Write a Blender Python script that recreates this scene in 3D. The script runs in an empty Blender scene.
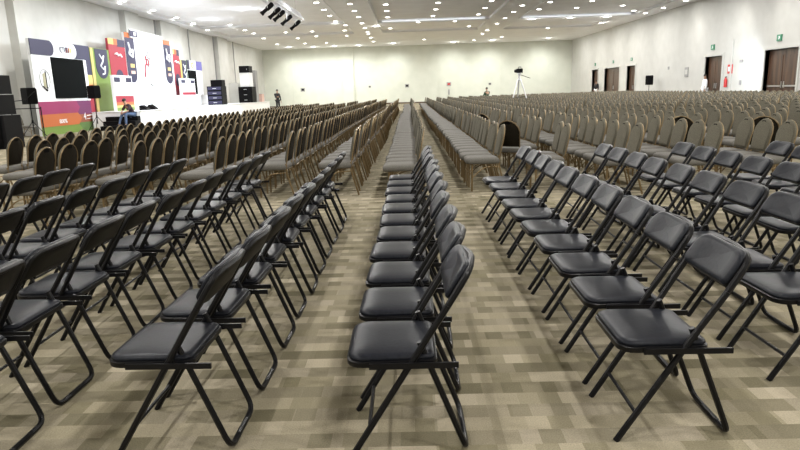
import bpy, bmesh, math, random
import numpy as np
from mathutils import Vector, Matrix, Quaternion
random.seed(7)
S = bpy.context.scene
COL = S.collection
PI = math.pi

# ------------------------------------------------------------------ camera
F, H = 622.0, 1.35
def camera():
    roll = math.radians(1.8); u, v = 9.0, 134.0
    c, s = math.cos(-roll), math.sin(-roll)
    u0, v0 = c*u - s*v, s*u + c*v
    p = math.atan2(v0, F); a = math.atan2(u0*math.cos(p), F)
    R = Vector((math.cos(a), math.sin(a), 0))
    W = Vector((-math.sin(a)*math.cos(p), math.cos(a)*math.cos(p), -math.sin(p)))
    U = Vector((-math.sin(a)*math.sin(p), math.cos(a)*math.sin(p), math.cos(p)))
    c, s = math.cos(roll), math.sin(roll)
    R2 = c*R - s*U; U2 = s*R + c*U
    cam = bpy.data.objects.new('camera', bpy.data.cameras.new('camera'))
    COL.objects.link(cam)
    m = Matrix((R2, U2, -W)).transposed().to_4x4(); m.translation = Vector((0, 0, H))
    cam.matrix_world = m
    cam.data.sensor_width = 36; cam.data.lens = F/800*36
    cam.data.clip_start = 0.05; cam.data.clip_end = 200
    S.camera = cam
    return R2, U2, W
CR, CU, CW = camera()
def seen(x, y, z):
    d = Vector((x, y, z-H)); w = d.dot(CW)
    if w < 0.3: return None
    return 400+F*d.dot(CR)/w, 225-F*d.dot(CU)/w, w

# ------------------------------------------------------------------ world, view, lights
w = bpy.data.worlds.new('world'); S.world = w; w.use_nodes = True
w.node_tree.nodes['Background'].inputs[0].default_value = (0.8, 0.88, 1, 1)
w.node_tree.nodes['Background'].inputs[1].default_value = 0.3
S.view_settings.view_transform = 'Standard'; S.view_settings.look = 'None'
S.view_settings.gamma = 1; S.view_settings.use_curve_mapping = False
S.view_settings.exposure = 0.50
XL, XR, YB, YF, ZC = -16.1, 18.0, -8.0, 71.0, 6.25
LAMP_COL, LAMP_W = (1.0, 0.975, 0.935), 105.0
def lamp(kind, name, loc, energy, color, aim=None, parent=None, **kw):
    d = bpy.data.lights.new(name, kind); d.energy = energy; d.color = color
    for k, v in kw.items(): setattr(d, k, v)
    o = bpy.data.objects.new(name, d); COL.objects.link(o); o.location = loc
    if aim is not None:
        o.rotation_euler = (Vector(aim)-Vector(loc)).to_track_quat('-Z', 'Y').to_euler()
    return o
# the hall's downlights nearer than the picture shows, and the brighter ones it shows
for y in range(-5, 70, 5):
    for x in (-13.2, -8.7, -3.9, 1.8, 7.6, 12.2, 15.4):
        if y > 40 and x in (-8.7, 12.6): x += .3
        lamp('AREA', 'downlight_beam', (x, y+.4, 6.2), LAMP_W, LAMP_COL, shape='DISK', size=0.34)
# spill of the flared ceiling spotlights onto the ceiling around them
for x, y in ((-12.5,67.6),(-10,68.3),(-7.8,68.2),(-5.2,68.2),(-1.5,67),(4.8,68.1),(8.85,67.2),(14.5,67),(11.9,47.9),(9.2,47.9),(15.6,52.4),(14.6,48),(-2.3,49.3)):
    lamp('POINT', 'ceiling_fill', (x, y, 6.0), 16, (1, .98, .93), shadow_soft_size=.08)
for x, y in ((-12.2,35.2), (-9.5,38.5), (-9.5,30), (-13,43), (-4,30), (2,33), (9,33)):  # added cool fill points to brighten the ceiling, mostly without a spotlight there
    lamp('POINT', 'ceiling_fill', (x, y, 5.5), 34, (.84, .92, 1.0), shadow_soft_size=.2)
# cool stage lamps on the lighting truss
for y in (27, 31, 35, 39, 43):
    lamp('SPOT', 'stage_beam', (-7.2, y, 5.3), 1050, (0.80, 0.90, 1.0), aim=(-14.2, y+.6, 1.6), spot_size=1.25, spot_blend=.7, shadow_soft_size=.15)
# wall washers along the far wall and the entrance wall
for x in (-12.5, -10, -7.8, -5.2, -1.5, 4.8, 8.9, 14.5):
    lamp('SPOT', 'wall_washer_beam', (x, 68.2, 6.15), 560, (0.98, 1.0, 0.95), aim=(x, 70.9, 1.2), spot_size=2.0, spot_blend=1.0, shadow_soft_size=.3)
for y in (31.5, 35, 40.4, 46.4, 52):
    lamp('SPOT', 'wall_washer_beam', (17.0, y, 6.15), 60, (1.0, 0.95, 0.85), aim=(18.0, y, 2.2), spot_size=1.3, spot_blend=1.0, shadow_soft_size=.15)
# daylight falling through the open entrance onto the wall beside it
lamp('SPOT', 'doorway_daylight', (16.0, 32.6, 2.0), 300, (0.85, 0.93, 1.0), aim=(18.0, 34.6, 1.8), spot_size=1.9, spot_blend=1.0, shadow_soft_size=.3)

# ------------------------------------------------------------------ materials
def mat(name, col, rough=.6, metal=0, emit=0, spec=None, coat=0):
    m = bpy.data.materials.new(name); m.use_nodes = True
    b = m.node_tree.nodes['Principled BSDF']
    b.inputs['Base Color'].default_value = (*col, 1)
    b.inputs['Roughness'].default_value = rough; b.inputs['Metallic'].default_value = metal
    if spec is not None: b.inputs['Specular IOR Level'].default_value = spec
    if coat: b.inputs['Coat Weight'].default_value = coat
    if emit:
        b.inputs['Emission Color'].default_value = (*col, 1); b.inputs['Emission Strength'].default_value = emit
    return m
def noisy(m, c1, c2, scale, bump=0.0, coord='Object', detail=4, stretch=None):
    nt = m.node_tree; b = nt.nodes['Principled BSDF']
    tc = nt.nodes.new('ShaderNodeTexCoord'); n = nt.nodes.new('ShaderNodeTexNoise')
    n.inputs['Scale'].default_value = scale; n.inputs['Detail'].default_value = detail
    src = tc.outputs[coord]
    if stretch:
        mp = nt.nodes.new('ShaderNodeMapping'); mp.inputs['Scale'].default_value = stretch
        nt.links.new(src, mp.inputs[0]); src = mp.outputs[0]
    nt.links.new(src, n.inputs['Vector'])
    r = nt.nodes.new('ShaderNodeValToRGB')
    r.color_ramp.elements[0].position = .35; r.color_ramp.elements[1].position = .65
    r.color_ramp.elements[0].color = (*c1, 1); r.color_ramp.elements[1].color = (*c2, 1)
    nt.links.new(n.outputs['Fac'], r.inputs[0]); nt.links.new(r.outputs[0], b.inputs['Base Color'])
    if bump:
        bp = nt.nodes.new('ShaderNodeBump'); bp.inputs['Strength'].default_value = bump; bp.inputs['Distance'].default_value = .01
        nt.links.new(n.outputs['Fac'], bp.inputs['Height']); nt.links.new(bp.outputs[0], b.inputs['Normal'])
    return m
M = {}
M['vinyl'] = noisy(mat('black vinyl', (.04, .042, .05), .34, spec=.13), (.0075, .0085, .0125), (.012, .0135, .0185), 60, .03)
M['shell'] = mat('black painted shell', (.006, .0055, .005), .42, spec=.15)
M['blacksteel'] = mat('black painted steel', (.005, .005, .006), .34, spec=.2)
M['fabric'] = noisy(mat('taupe fabric', (.2, .17, .13), .85, spec=.15), (.085, .078, .058), (.150, .138, .105), 140, .15)
M['seatfabric'] = noisy(mat('taupe seat fabric', (.2, .17, .13), .7, spec=.3), (.085, .080, .070), (.150, .142, .125), 140, .15)
M['rearfabric'] = noisy(mat('dark brown rear fabric', (.05, .04, .028), .85, spec=.08), (.009, .0075, .005), (.020, .016, .010), 120, .15)
M['bronze'] = mat('bronze painted steel', (.23, .165, .085), .36, .6)
M['dark'] = mat('matt black plastic', (.005, .005, .006), .55, spec=.1)
M['slot'] = mat('dark opening', (.004, .004, .004), .8, spec=.04)
M['wall'] = noisy(mat('cream wall paint', (.66, .65, .58), .8), (.52, .52, .495), (.56, .56, .535), 1.5)
M['farwall'] = noisy(mat('greenish cream wall paint', (.66, .68, .55), .8), (.58, .60, .535), (.62, .635, .57), 1.2)
M['ceil'] = noisy(mat('ceiling paint', (.6, .6, .58), .8), (.80, .80, .82), (.85, .85, .87), .8)
M['white'] = mat('white paint', (.82, .84, .86), .55)
M['stagewhite'] = mat('white stage skirt', (.85, .86, .87), .6)
M['wood'] = noisy(mat('dark walnut door', (.1, .05, .03), .35), (.045, .022, .013), (.11, .058, .034), 5, stretch=(1, 1, .12))
M['steel'] = mat('brushed steel', (.6, .6, .6), .3, .9)
M['alu'] = mat('aluminium', (.72, .73, .76), .35, .6)
M['navy'] = mat('navy print', (.02, .02, .06), .5)
M['indigo'] = mat('indigo print', (.12, .11, .36), .5)
M['green'] = mat('lime green print', (.15, .23, .045), .5)
M['red'] = mat('crimson print', (.30, .02, .04), .5)
M['magenta'] = mat('magenta print', (.27, .025, .10), .5)
M['orange'] = mat('orange print', (.45, .12, .035), .5)
M['yellow'] = mat('yellow print', (.55, .42, .15), .5)
M['screen'] = mat('dark screen cloth', (.004, .005, .005), .8, spec=.04)
M['lens'] = mat('downlight lens', (1.0, .97, .88), .5, emit=14)
M['cove'] = mat('cove light strip', (.93, .97, 1.0), .5, emit=.75)
M['signgreen'] = mat('green exit sign', (.04, .22, .12), .5)
M['skin'] = mat('skin', (.42, .25, .17), .6)
M['hair'] = mat('black hair', (.01, .009, .008), .6)
M['jeans'] = mat('blue denim', (.07, .11, .2), .8)
M['darkshirt'] = mat('dark plum shirt', (.03, .014, .022), .8)
M['blackcloth'] = mat('black cloth', (.012, .012, .014), .8)
M['whitecloth'] = mat('white cloth', (.8, .82, .84), .8)
M['greencloth'] = mat('dark green cloth', (.03, .075, .045), .8)
M['pink'] = mat('pale pink board', (.62, .42, .36), .6)
M['redpaint'] = mat('red enamel', (.5, .02, .02), .4)
M['grey'] = mat('grey plastic', (.3, .3, .3), .6)

def carpet():
    m = mat('carpet', (.3, .26, .17), .95, spec=.1); nt = m.node_tree; b = nt.nodes['Principled BSDF']
    tc = nt.nodes.new('ShaderNodeTexCoord')
    def brick(w_, h_, c1, c2, off, mv):
        mp = nt.nodes.new('ShaderNodeMapping'); mp.inputs['Location'].default_value = mv
        t = nt.nodes.new('ShaderNodeTexBrick')
        nt.links.new(tc.outputs['Object'], mp.inputs[0]); nt.links.new(mp.outputs[0], t.inputs['Vector'])
        t.inputs['Scale'].default_value = 1; t.inputs['Brick Width'].default_value = w_; t.inputs['Row Height'].default_value = h_
        t.inputs['Mortar Size'].default_value = 0; t.inputs['Color1'].default_value = (*c1, 1); t.inputs['Color2'].default_value = (*c2, 1)
        t.inputs['Mortar'].default_value = (*c1, 1); t.offset = off; t.offset_frequency = 2; t.squash = 1
        return t
    a = brick(.092, .104, (1.16, 1.15, 1.13), (.70, .70, .63), .37, (.07, .0, 0))
    c = brick(.235, .104, (1.10, 1.10, 1.10), (.72, .72, .65), .43, (.3, .0, 0))
    d = brick(.9, .52, (1.06, 1.05, 1.05), (.86, .85, .83), .4, (.2, .13, 0))
    sp = nt.nodes.new('ShaderNodeSeparateXYZ'); nt.links.new(tc.outputs['Object'], sp.inputs[0])
    def mth(op, x, v):
        q = nt.nodes.new('ShaderNodeMath'); q.operation = op; nt.links.new(x, q.inputs[0]); q.inputs[1].default_value = v; return q.outputs[0]
    par = mth('FLOORED_MODULO', mth('FLOOR', mth('DIVIDE', sp.outputs['Y'], .104), 0), 2)
    band = nt.nodes.new('ShaderNodeMapRange'); nt.links.new(par, band.inputs['Value'])
    band.inputs['To Min'].default_value = 1.07; band.inputs['To Max'].default_value = .84
    n = nt.nodes.new('ShaderNodeTexNoise'); n.inputs['Scale'].default_value = 170; n.inputs['Detail'].default_value = 5
    nt.links.new(tc.outputs['Object'], n.inputs['Vector'])
    mr = nt.nodes.new('ShaderNodeMapRange'); mr.inputs['To Min'].default_value = .55; mr.inputs['To Max'].default_value = 1.45
    nt.links.new(n.outputs['Fac'], mr.inputs['Value'])
    def mul(p, q):
        x = nt.nodes.new('ShaderNodeMix'); x.data_type = 'RGBA'; x.blend_type = 'MULTIPLY'; x.inputs[0].default_value = 1
        nt.links.new(p, x.inputs[6])
        if isinstance(q, tuple): x.inputs[7].default_value = q
        else: nt.links.new(q, x.inputs[7])
        return x.outputs[2]
    o = mul(a.outputs['Color'], c.outputs['Color']); o = mul(o, d.outputs['Color']); o = mul(o, mr.outputs[0])
    o = mul(o, band.outputs[0]); o = mul(o, (.295, .265, .205, 1))
    nt.links.new(o, b.inputs['Base Color'])
    bp = nt.nodes.new('ShaderNodeBump'); bp.inputs['Strength'].default_value = .3; bp.inputs['Distance'].default_value = .004
    nt.links.new(n.outputs['Fac'], bp.inputs['Height']); nt.links.new(bp.outputs[0], b.inputs['Normal'])
    return m
M['carpet'] = carpet()

# ------------------------------------------------------------------ mesh helpers
class MB:
    def __init__(s): s.v = []; s.f = []; s.mi = []; s.cur = 0
    def add(s, vs, fs):
        n = len(s.v); s.v += [tuple(p) for p in vs]
        for f in fs: s.f.append(tuple(i+n for i in f)); s.mi.append(s.cur)
        return s
    def box(s, x0, x1, y0, y1, z0, z1):
        return s.add([(x, y, z) for x in (x0, x1) for y in (y0, y1) for z in (z0, z1)],
                     [(0, 1, 3, 2), (4, 6, 7, 5), (0, 4, 5, 1), (2, 3, 7, 6), (0, 2, 6, 4), (1, 5, 7, 3)])
    def tube(s, pts, r, seg=8, closed=False, cap=True):
        P = [Vector(p) for p in pts]; n = len(P); rr = r if isinstance(r, (list, tuple)) else [r]*n
        T = []
        for i in range(n):
            a = P[i-1] if (i or closed) else P[i]; b = P[(i+1) % n] if (i < n-1 or closed) else P[i]
            T.append((b-a).normalized())
        ref = Vector((0, 0, 1)) if abs(T[0].z) < .9 else Vector((1, 0, 0))
        N = T[0].cross(ref).normalized(); vs = []
        for i in range(n):
            N = (N - T[i]*N.dot(T[i])).normalized(); B = T[i].cross(N)
            for k in range(seg):
                a = 2*PI*k/seg
                vs.append(P[i] + (N*math.cos(a)+B*math.sin(a))*rr[i])
        fs = []
        for i in range(n if closed else n-1):
            j = (i+1) % n
            for k in range(seg):
                l = (k+1) % seg
                fs.append((i*seg+k, i*seg+l, j*seg+l, j*seg+k))
        if cap and not closed:
            fs.append(tuple(range(seg))[::-1]); fs.append(tuple((n-1)*seg+k for k in range(seg)))
        return s.add(vs, fs)
    def lathe(s, prof, c=(0, 0, 0), seg=16, axis=(0, 0, 1)):
        q = Vector((0, 0, 1)).rotation_difference(Vector(axis)); c = Vector(c); vs = []; fs = []
        for r, z in prof:
            for k in range(seg):
                a = 2*PI*k/seg; vs.append(c + q @ Vector((r*math.cos(a), r*math.sin(a), z)))
        for i in range(len(prof)-1):
            for k in range(seg):
                l = (k+1) % seg; fs.append((i*seg+k, i*seg+l, (i+1)*seg+l, (i+1)*seg+k))
        fs.append(tuple(range(seg))[::-1]); fs.append(tuple((len(prof)-1)*seg+k for k in range(seg)))
        return s.add(vs, fs)
    def pad(s, outline, rings, fn):
        """closed cushion: outline = 2D loop, rings = [(scale, height)...] from the underside centre to the top centre; fn(u, v, h) -> 3D"""
        n = len(outline); vs = []; fs = []
        cx = sum(p[0] for p in outline)/n; cy = sum(p[1] for p in outline)/n
        for sc, h in rings:
            for (a, b) in outline: vs.append(fn(cx+(a-cx)*sc, cy+(b-cy)*sc, h))
        for i in range(len(rings)-1):
            for k in range(n):
                l = (k+1) % n; fs.append((i*n+k, i*n+l, (i+1)*n+l, (i+1)*n+k))
        fs.append(tuple(range(n))[::-1]); fs.append(tuple((len(rings)-1)*n+k for k in range(n)))
        return s.add(vs, fs)
    def prism(s, outline, fn, h0, h1):
        return s.pad(outline, [(1, h0), (1, h1)], fn)
    def mesh(s, name, mats, smooth=True, sharp=35):
        me = bpy.data.meshes.new(name); me.from_pydata(s.v, [], s.f); me.update()
        b = bmesh.new(); b.from_mesh(me); bmesh.ops.recalc_face_normals(b, faces=b.faces); b.to_mesh(me); b.free()
        for m in (mats if isinstance(mats, (list, tuple)) else [mats]): me.materials.append(m)
        me.polygons.foreach_set('material_index', s.mi)
        if smooth:
            me.polygons.foreach_set('use_smooth', [True]*len(me.polygons))
            me.set_sharp_from_angle(angle=math.radians(sharp))
        return me
    def build(s, name, mats, parent=None, smooth=True, sharp=35):
        o = bpy.data.objects.new(name, s.mesh(name, mats, smooth, sharp)); COL.objects.link(o)
        if parent is not None: o.parent = parent
        return o
def rrect(w, h, r, n=4, cx=0, cy=0):
    rs = r if isinstance(r, (list, tuple)) else [r]*4   # corners: +u+v, -u+v, -u-v, +u-v
    out = []
    for (sx, sy, a0), q in zip(((1, 1, 0), (-1, 1, 90), (-1, -1, 180), (1, -1, 270)), rs):
        for k in range(n+1):
            a = math.radians(a0+90*k/n)
            out.append((cx+sx*(w/2-q)+q*math.cos(a), cy+sy*(h/2-q)+q*math.sin(a)))
    return out
def fillet(pts, r, n=4):
    P = [Vector(p) for p in pts]; out = [P[0]]
    for i in range(1, len(P)-1):
        a, b, c = P[i-1], P[i], P[i+1]
        d1 = (a-b); d2 = (c-b); t = min(r, d1.length*.49, d2.length*.49)
        p, q = b+d1.normalized()*t, b+d2.normalized()*t
        for k in range(n+1):
            u = k/n; out.append(p*(1-u)**2 + b*2*u*(1-u) + q*u*u)
    out.append(P[-1]); return out
def tag(o, label=None, cat=None, group=None, kind=None):
    if label: o['label'] = label
    if cat: o['category'] = cat
    if group: o['group'] = group
    if kind: o['kind'] = kind
    return o
def empty(name, loc, label, cat, group=None, rz=0.0):
    o = bpy.data.objects.new(name, None); COL.objects.link(o); o.location = loc; o.rotation_euler = (0, 0, rz)
    o.empty_display_size = .1
    return tag(o, label, cat, group)
KIDS = {}
def copy_tree(o, parent=None):
    c = o.copy(); COL.objects.link(c)
    if parent is not None: c.parent = parent
    for ch in KIDS.get(o.name) or list(o.children): copy_tree(ch, c)
    return c
def struct(name, mb, m, parent=None, smooth=False):
    o = mb.build(name, m, parent, smooth); o['kind'] = 'structure'; return o
def text(body, size, loc, rot, m, parent, name='lettering', extrude=.004, align='CENTER'):
    cu = bpy.data.curves.new(name, 'FONT'); cu.body = body; cu.size = size; cu.extrude = extrude
    cu.align_x = align; cu.align_y = 'CENTER'; cu.materials.append(m)
    o = bpy.data.objects.new(name, cu); COL.objects.link(o); o.location = loc; o.rotation_euler = rot; o.parent = parent
    return o

# ------------------------------------------------------------------ the hall
struct('floor', MB().box(XL-.3, XR+.3, YB-.3, YF+.3, -.1, 0), M['carpet'])
struct('wall_far', MB().box(XL-.3, XR+.3, YF, YF+.3, 0, ZC+.6), M['farwall'])
struct('wall_back', MB().box(XL-.3, XR+.3, YB-.3, YB, 0, ZC+.6), M['wall'])
struct('wall_left', MB().box(XL-.3, XL, YB, YF, 0, ZC+.6), M['wall'])
# right wall with its five doorways (y ranges, door height)
DOORS = [(29.9, 32.7), (37.05, 39.15), (51.05, 53.0), (54.85, 59.0), (61.0, 62.95)]
DH = 2.80
wr = MB(); edges = [YB]+[e for d in DOORS for e in d]+[YF]
for a, b in zip(edges[0::2], edges[1::2]): wr.box(XR, XR+.3, a, b, 0, ZC+.6)
for a, b in DOORS: wr.box(XR, XR+.3, a, b, DH, ZC+.6)
struct('wall_right', wr, M['wall'])
cb = MB()
for a, b in DOORS: cb.box(XR+.3, XR+.34, a-.3, b+.3, 0, DH+.3)
# ceiling: a slab with three recessed bays near the middle of the hall and smaller ones beyond
bays = [(-15.0, -4.5, 22, 46.9), (-2.1, 5.9, 22, 46.9), (8.1, 16.4, 22, 47.3),
        (-15.0, -4.5, 49.2, 54.6), (-2.1, 5.9, 49.2, 54.6), (8.1, 15.6, 50.2, 55.2)]
ce = MB(); xs = [XL-.3, -15.0, -4.5, -2.1, 5.9, 8.1, 16.4, XR+.3]
BH = .16
def inbay(x, y):
    return any(a < x < b and c < y < d for a, b, c, d in bays)
gx = sorted({XL-.3, XR+.3} | {v for b in bays for v in b[:2]}); gy = sorted({YB-.3, YF+.3} | {v for b in bays for v in b[2:]})
for i in range(len(gx)-1):
    for j in range(len(gy)-1):
        x0, x1, y0, y1 = gx[i], gx[i+1], gy[j], gy[j+1]
        z = ZC+BH if inbay((x0+x1)/2, (y0+y1)/2) else ZC
        ce.box(x0, x1, y0, y1, z, ZC+.6)
struct('ceiling', ce, M['ceil'])
n = 0
for a, b, c, d in bays:      # shadow-gap trims and cove lights on the far edge of every bay
    n += 1
    t = MB(); t.box(a, b, d, d+.05, ZC-.03, ZC+.02); t.box(a-.05, a, c, d, ZC-.03, ZC+.02); t.box(b, b+.05, c, d, ZC-.03, ZC+.02)
    struct('trim_%d' % n, t, M['white'])
    if n not in (2, 3): continue
    cv = MB(); cv.box(a+.3, b-.3, d-.07, d-.01, ZC+.03, ZC+.065)
    o = cv.build('cove_light', M['cove'], None, False)
    where = ['left', 'middle', 'right'][(n-1) % 3]
    tag(o, 'thin cool cove light strip along the %s edge of the %s ceiling bay' % (('first far', 'second far')[(n-1)//3], where), 'light strip', 'cove lights in the ceiling bays')
# pilasters: wall columns on the left, panel joints on the far wall
k = 0
for y0, y1 in ((26.0, 28.3), (36.2, 38.0), (41.3, 44.8), (53.4, 56.2)):
    k += 1; o = struct('trim_%d' % (n+k), MB().box(XL, XL+.35, y0, y1, 0, ZC), M['wall'])
for y0 in (41.1, 47.2, 53.2, 59.1):
    k += 1; struct('trim_%d' % (n+k), MB().box(XL, XL+.06, y0, y0+.12, 0, ZC), M['grey'])
for x0, x1 in ((-7.3, -6.1),):
    k += 1; struct('trim_%d' % (n+k), MB().box(x0, x1, YF-.25, YF, 0, ZC), M['farwall'])
for x0 in (-12.9, 3.3, 10.2):
    k += 1; struct('trim_%d' % (n+k), MB().box(x0, x0+.08, YF-.05, YF, 0, ZC), M['farwall'])
k += 1; struct('trim_%d' % (n+k), MB().box(XR-.06, XR, 35.9, 36.05, 0, 3.6), M['wall'])
struct('baseboard_far', MB().box(XL, XR, YF-.03, YF, 0, .14), M['wood'])
struct('baseboard_left', MB().box(XL, XL+.03, YB, 25.95, 0, .14), M['wood'])
bb = MB()
for a, b in zip(edges[0::2], edges[1::2]): bb.box(XR-.03, XR, a+.13, b-.13, 0, .14)
struct('baseboard_right', bb, M['wood'])
# doors
for i, (a, b) in enumerate(DOORS):
    fr = MB(); fr.box(XR-.05, XR+.3, a-.12, a, 0, DH+.12); fr.box(XR-.05, XR+.3, b, b+.12, 0, DH+.12); fr.box(XR-.05, XR+.3, a, b, DH, DH+.12)
    d = struct('door_%d' % (i+1), fr, M['wall'])
    mid = (a+b)/2
    for y0, y1 in ((a+.01, mid-.01), (mid+.01, b-.01)):
        lf = MB().box(XR+.2, XR+.25, y0, y1, .02, DH-.01); lf.box(XR+.18, XR+.2, y0+.15, y1-.15, .3, 1.0); lf.box(XR+.18, XR+.2, y0+.15, y1-.15, 1.2, DH-.3)
        leaf = struct('door_leaf', lf, M['wood'], d)
        if i == 0: struct('push_bar', MB().box(XR+.12, XR+.18, y0+.08, y1-.08, 1.0, 1.07), M['steel'], leaf)
        hm = (y0+y1)/2
        struct('door_handle', MB().box(XR+.15, XR+.18, (y1-.12 if y0 < mid-.02 and y1 < mid+.02 else y0+.07), (y1-.07 if y1 < mid+.02 else y0+.12), .95, 1.25), M['steel'], leaf)

# ------------------------------------------------------------------ stage
st = empty('stage', (-14.1, 43, 0), 'low white stage platform along the left wall below the printed backdrop', 'stage')
def at(p, o): o.location = tuple(-v for v in p); return o
def sub(o, root): o.parent = root; o.location = tuple(-v for v in root.location); return o
sub(MB().box(-14.88, -12.6, 29.4, 57.0, 0, .80).build('platform', M['stagewhite'], None, False), st)
sub(MB().box(-14.88, -12.55, 29.37, 57.03, .80, .83).build('deck', M['white'], None, False), st)
tag(MB().box(-14.85, -14.2, 36.5, 47.4, .83, 1.52).build('stage_riser', M['stagewhite'], None, False), 'long white block standing on the stage below the right half of the backdrop', 'riser')
ss = empty('stage_steps', (-13.3, 29.6, 0), 'black stage steps at the near end of the white stage', 'steps')
for i in range(3):
    sub(MB().box(-14.1, -12.6, 29.35-.3*(3-i), 29.35-.3*(2-i)-.005, 0, .2*(i+1)).build('step', M['dark'], None, False), ss)

# ------------------------------------------------------------------ backdrop panels (they face the audience, +X)
BX = -15.0
RX = (PI/2, 0, PI/2)      # text facing +X, reading towards +Y
def YZ(x): return lambda u, v, h: (x+h, u, v)
def panel(root, name, outline, m, d0, d1):
    return sub(MB().prism(outline, YZ(BX), d0, d1).build(name, m, None, False), root)
def rc(y0, y1, z0, z1): return [(y0, z0), (y1, z0), (y1, z1), (y0, z1)]
def ribbon(root, name, pts, m, wid=.03, off=.075):
    b = MB()
    for (p, q) in zip(pts, pts[1:]):
        b.tube([(BX+off, p[0], p[1]), (BX+off, q[0], q[1])], wid/2, 5)
    return sub(b.build(name, m, None), root)
def tx(root, body, size, y, z, m, off=.07, align='CENTER'):
    o = text(body, size, (BX+off, y, z), RX, m, None, align=align); return sub2(o, root)
def sub2(o, root):
    l = Vector(o.location); o.parent = root; o.location = l-Vector(root.location); return o

# near screen backdrop, standing on the floor in front of the stage's near end
a = empty('screen_backdrop', (BX, 27.8, 0), 'large near backdrop with dark screen above magenta and orange bands', 'backdrop')
Z1 = 3.86
panel(a, 'back_panel', rc(25.4, 30.1, 0, Z1), M['white'], -.12, .0)
panel(a, 'navy_band', [(25.38, 3.25)] + [(26.75, 3.25)] + [(26.75+.32*math.sin(PI*t/8), 3.56-.31*math.cos(PI*t/8)) for t in range(9)] + [(25.38, Z1+.005)], M['navy'], .0, .03)
panel(a, 'navy_corner', rc(28.55, 30.1, 3.22, Z1), M['navy'], .0, .012)
panel(a, 'navy_side', rc(29.6, 30.1, 2.55, 3.22), M['navy'], .0, .02)
panel(a, 'header_plate', [(26.6, 3.22), (28.6, 3.22)] + [(28.6+.3*math.sin(PI*t/8), 3.54-.31*math.cos(PI*t/8)) for t in range(9)] + [(26.6, 3.86)], M['white'], .0, .02)
panel(a, 'screen', rc(26.75, 29.35, 1.5, 3.2), M['screen'], .0, .05)
panel(a, 'screen_frame', rc(29.35, 29.6, 1.38, 3.2), M['white'], .0, .045)
panel(a, 'yellow_block', rc(29.6, 30.1, 2.1, 2.55), M['yellow'], .0, .02)
panel(a, 'orange_block', rc(29.6, 30.1, 1.65, 2.1), M['orange'], .0, .02)
panel(a, 'crimson_block', rc(29.6, 30.1, .75, 1.65), M['red'], .0, .02)
panel(a, 'magenta_band', [(25.4, .85), (28.3, .85), (28.55, 1.1), (28.3, 1.38), (25.4, 1.38)], M['magenta'], .0, .035)
panel(a, 'plum_band', rc(28.2, 29.6, .75, 1.38), mat('plum print', (.13, .022, .09), .5), .0, .02)
panel(a, 'orange_band', [(25.4, .35), (28.3, .35), (28.6, .62), (28.3, .86), (25.4, .86)], M['orange'], .0, .05)
panel(a, 'rust_band', rc(28.2, 30.1, .42, .78), mat('rust print', (.28, .08, .04), .5), .0, .03)
panel(a, 'lime_band', [(25.4, -.0), (28.7, -.0), (28.3, .36), (25.4, .36)], M['green'], .0, .04)
panel(a, 'olive_band', rc(28.2, 30.1, 0, .43), mat('olive print', (.10, .17, .05), .5), .0, .025)
tx(a, 'ICTVITI', .36, 27.85, 3.54, M['navy'], .045).scale = (.62, 1, 1)
for q, (yy, c) in enumerate(((28.02, 'red'), (28.2, 'orange'), (28.36, 'yellow'))):
    panel(a, 'logo_stroke', rc(yy, yy+.1, 3.46, 3.66), M[c], .025, .034)
tx(a, '800%', .24, 27.0, .53, M['white'], .056).scale = (1.2, 1, 1)
tx(a, '4', .46, 28.85, .66, M['white'], .056)
ribbon(a, 'caption_line', [(29.05, .70), (29.85, .72)], M['white'], .04, .045)
ribbon(a, 'caption_line', [(29.05, .56), (29.85, .58)], M['white'], .03, .045)
circ = [(26.12+.36*math.cos(2*PI*k/16), 2.28+.40*math.sin(2*PI*k/16)) for k in range(17)]
ribbon(a, 'emblem_ring', circ, M['grey'], .03, .02)
panel(a, 'emblem', [(26.0, 2.0), (26.18, 1.92), (26.18, 2.55), (26.0, 2.5)], mat('khaki print', (.35, .33, .22), .6), .0, .015)
panel(a, 'emblem', [(26.18, 1.8), (26.26, 1.8), (26.26, 2.6), (26.18, 2.6)], M['dark'], .0, .015)
ribbon(a, 'emblem_stroke', [(25.92, 2.0), (26.18, 1.82)], M['dark'], .05, .02)
def figure_print(root, pts, m, wid=.05, off=.05): return ribbon(root, 'emblem_stroke', pts, m, wid, off)
# lime banner
def lime(y0, y1, label, z0):
    r = empty('banner', (BX, (y0+y1)/2, 0), label, 'banner')
    panel(r, 'cloth', rc(y0, y1, z0, 3.82), M['green'], -.1, .02)
    panel(r, 'edge_strip', rc(y0, y0+.25, z0, 3.82), M['yellow'], .02, .03)
    m_ = (y0+y1)/2+.1; hw = (y1-y0)*.33
    panel(r, 'navy_shield', [(m_-hw, 3.8)] + [(m_-hw*math.cos(PI*t/10), 3.0-.6*math.sin(PI*t/10)) for t in range(11)] + [(m_+hw, 3.8)], M['navy'], .02, .035)
    ribbon(r, 'emblem_stroke', [(m_-.22, 3.55), (m_, 3.35), (m_+.2, 3.5), (m_+.05, 3.2), (m_-.2, 3.0), (m_+.05, 2.85), (m_+.25, 3.0), (m_+.15, 2.65), (m_-.1, 2.6)], M['white'], .07, .045)
    return r
lime(30.15, 32.05, 'lime green banner with navy shield beside the near screen backdrop', 0)
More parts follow.
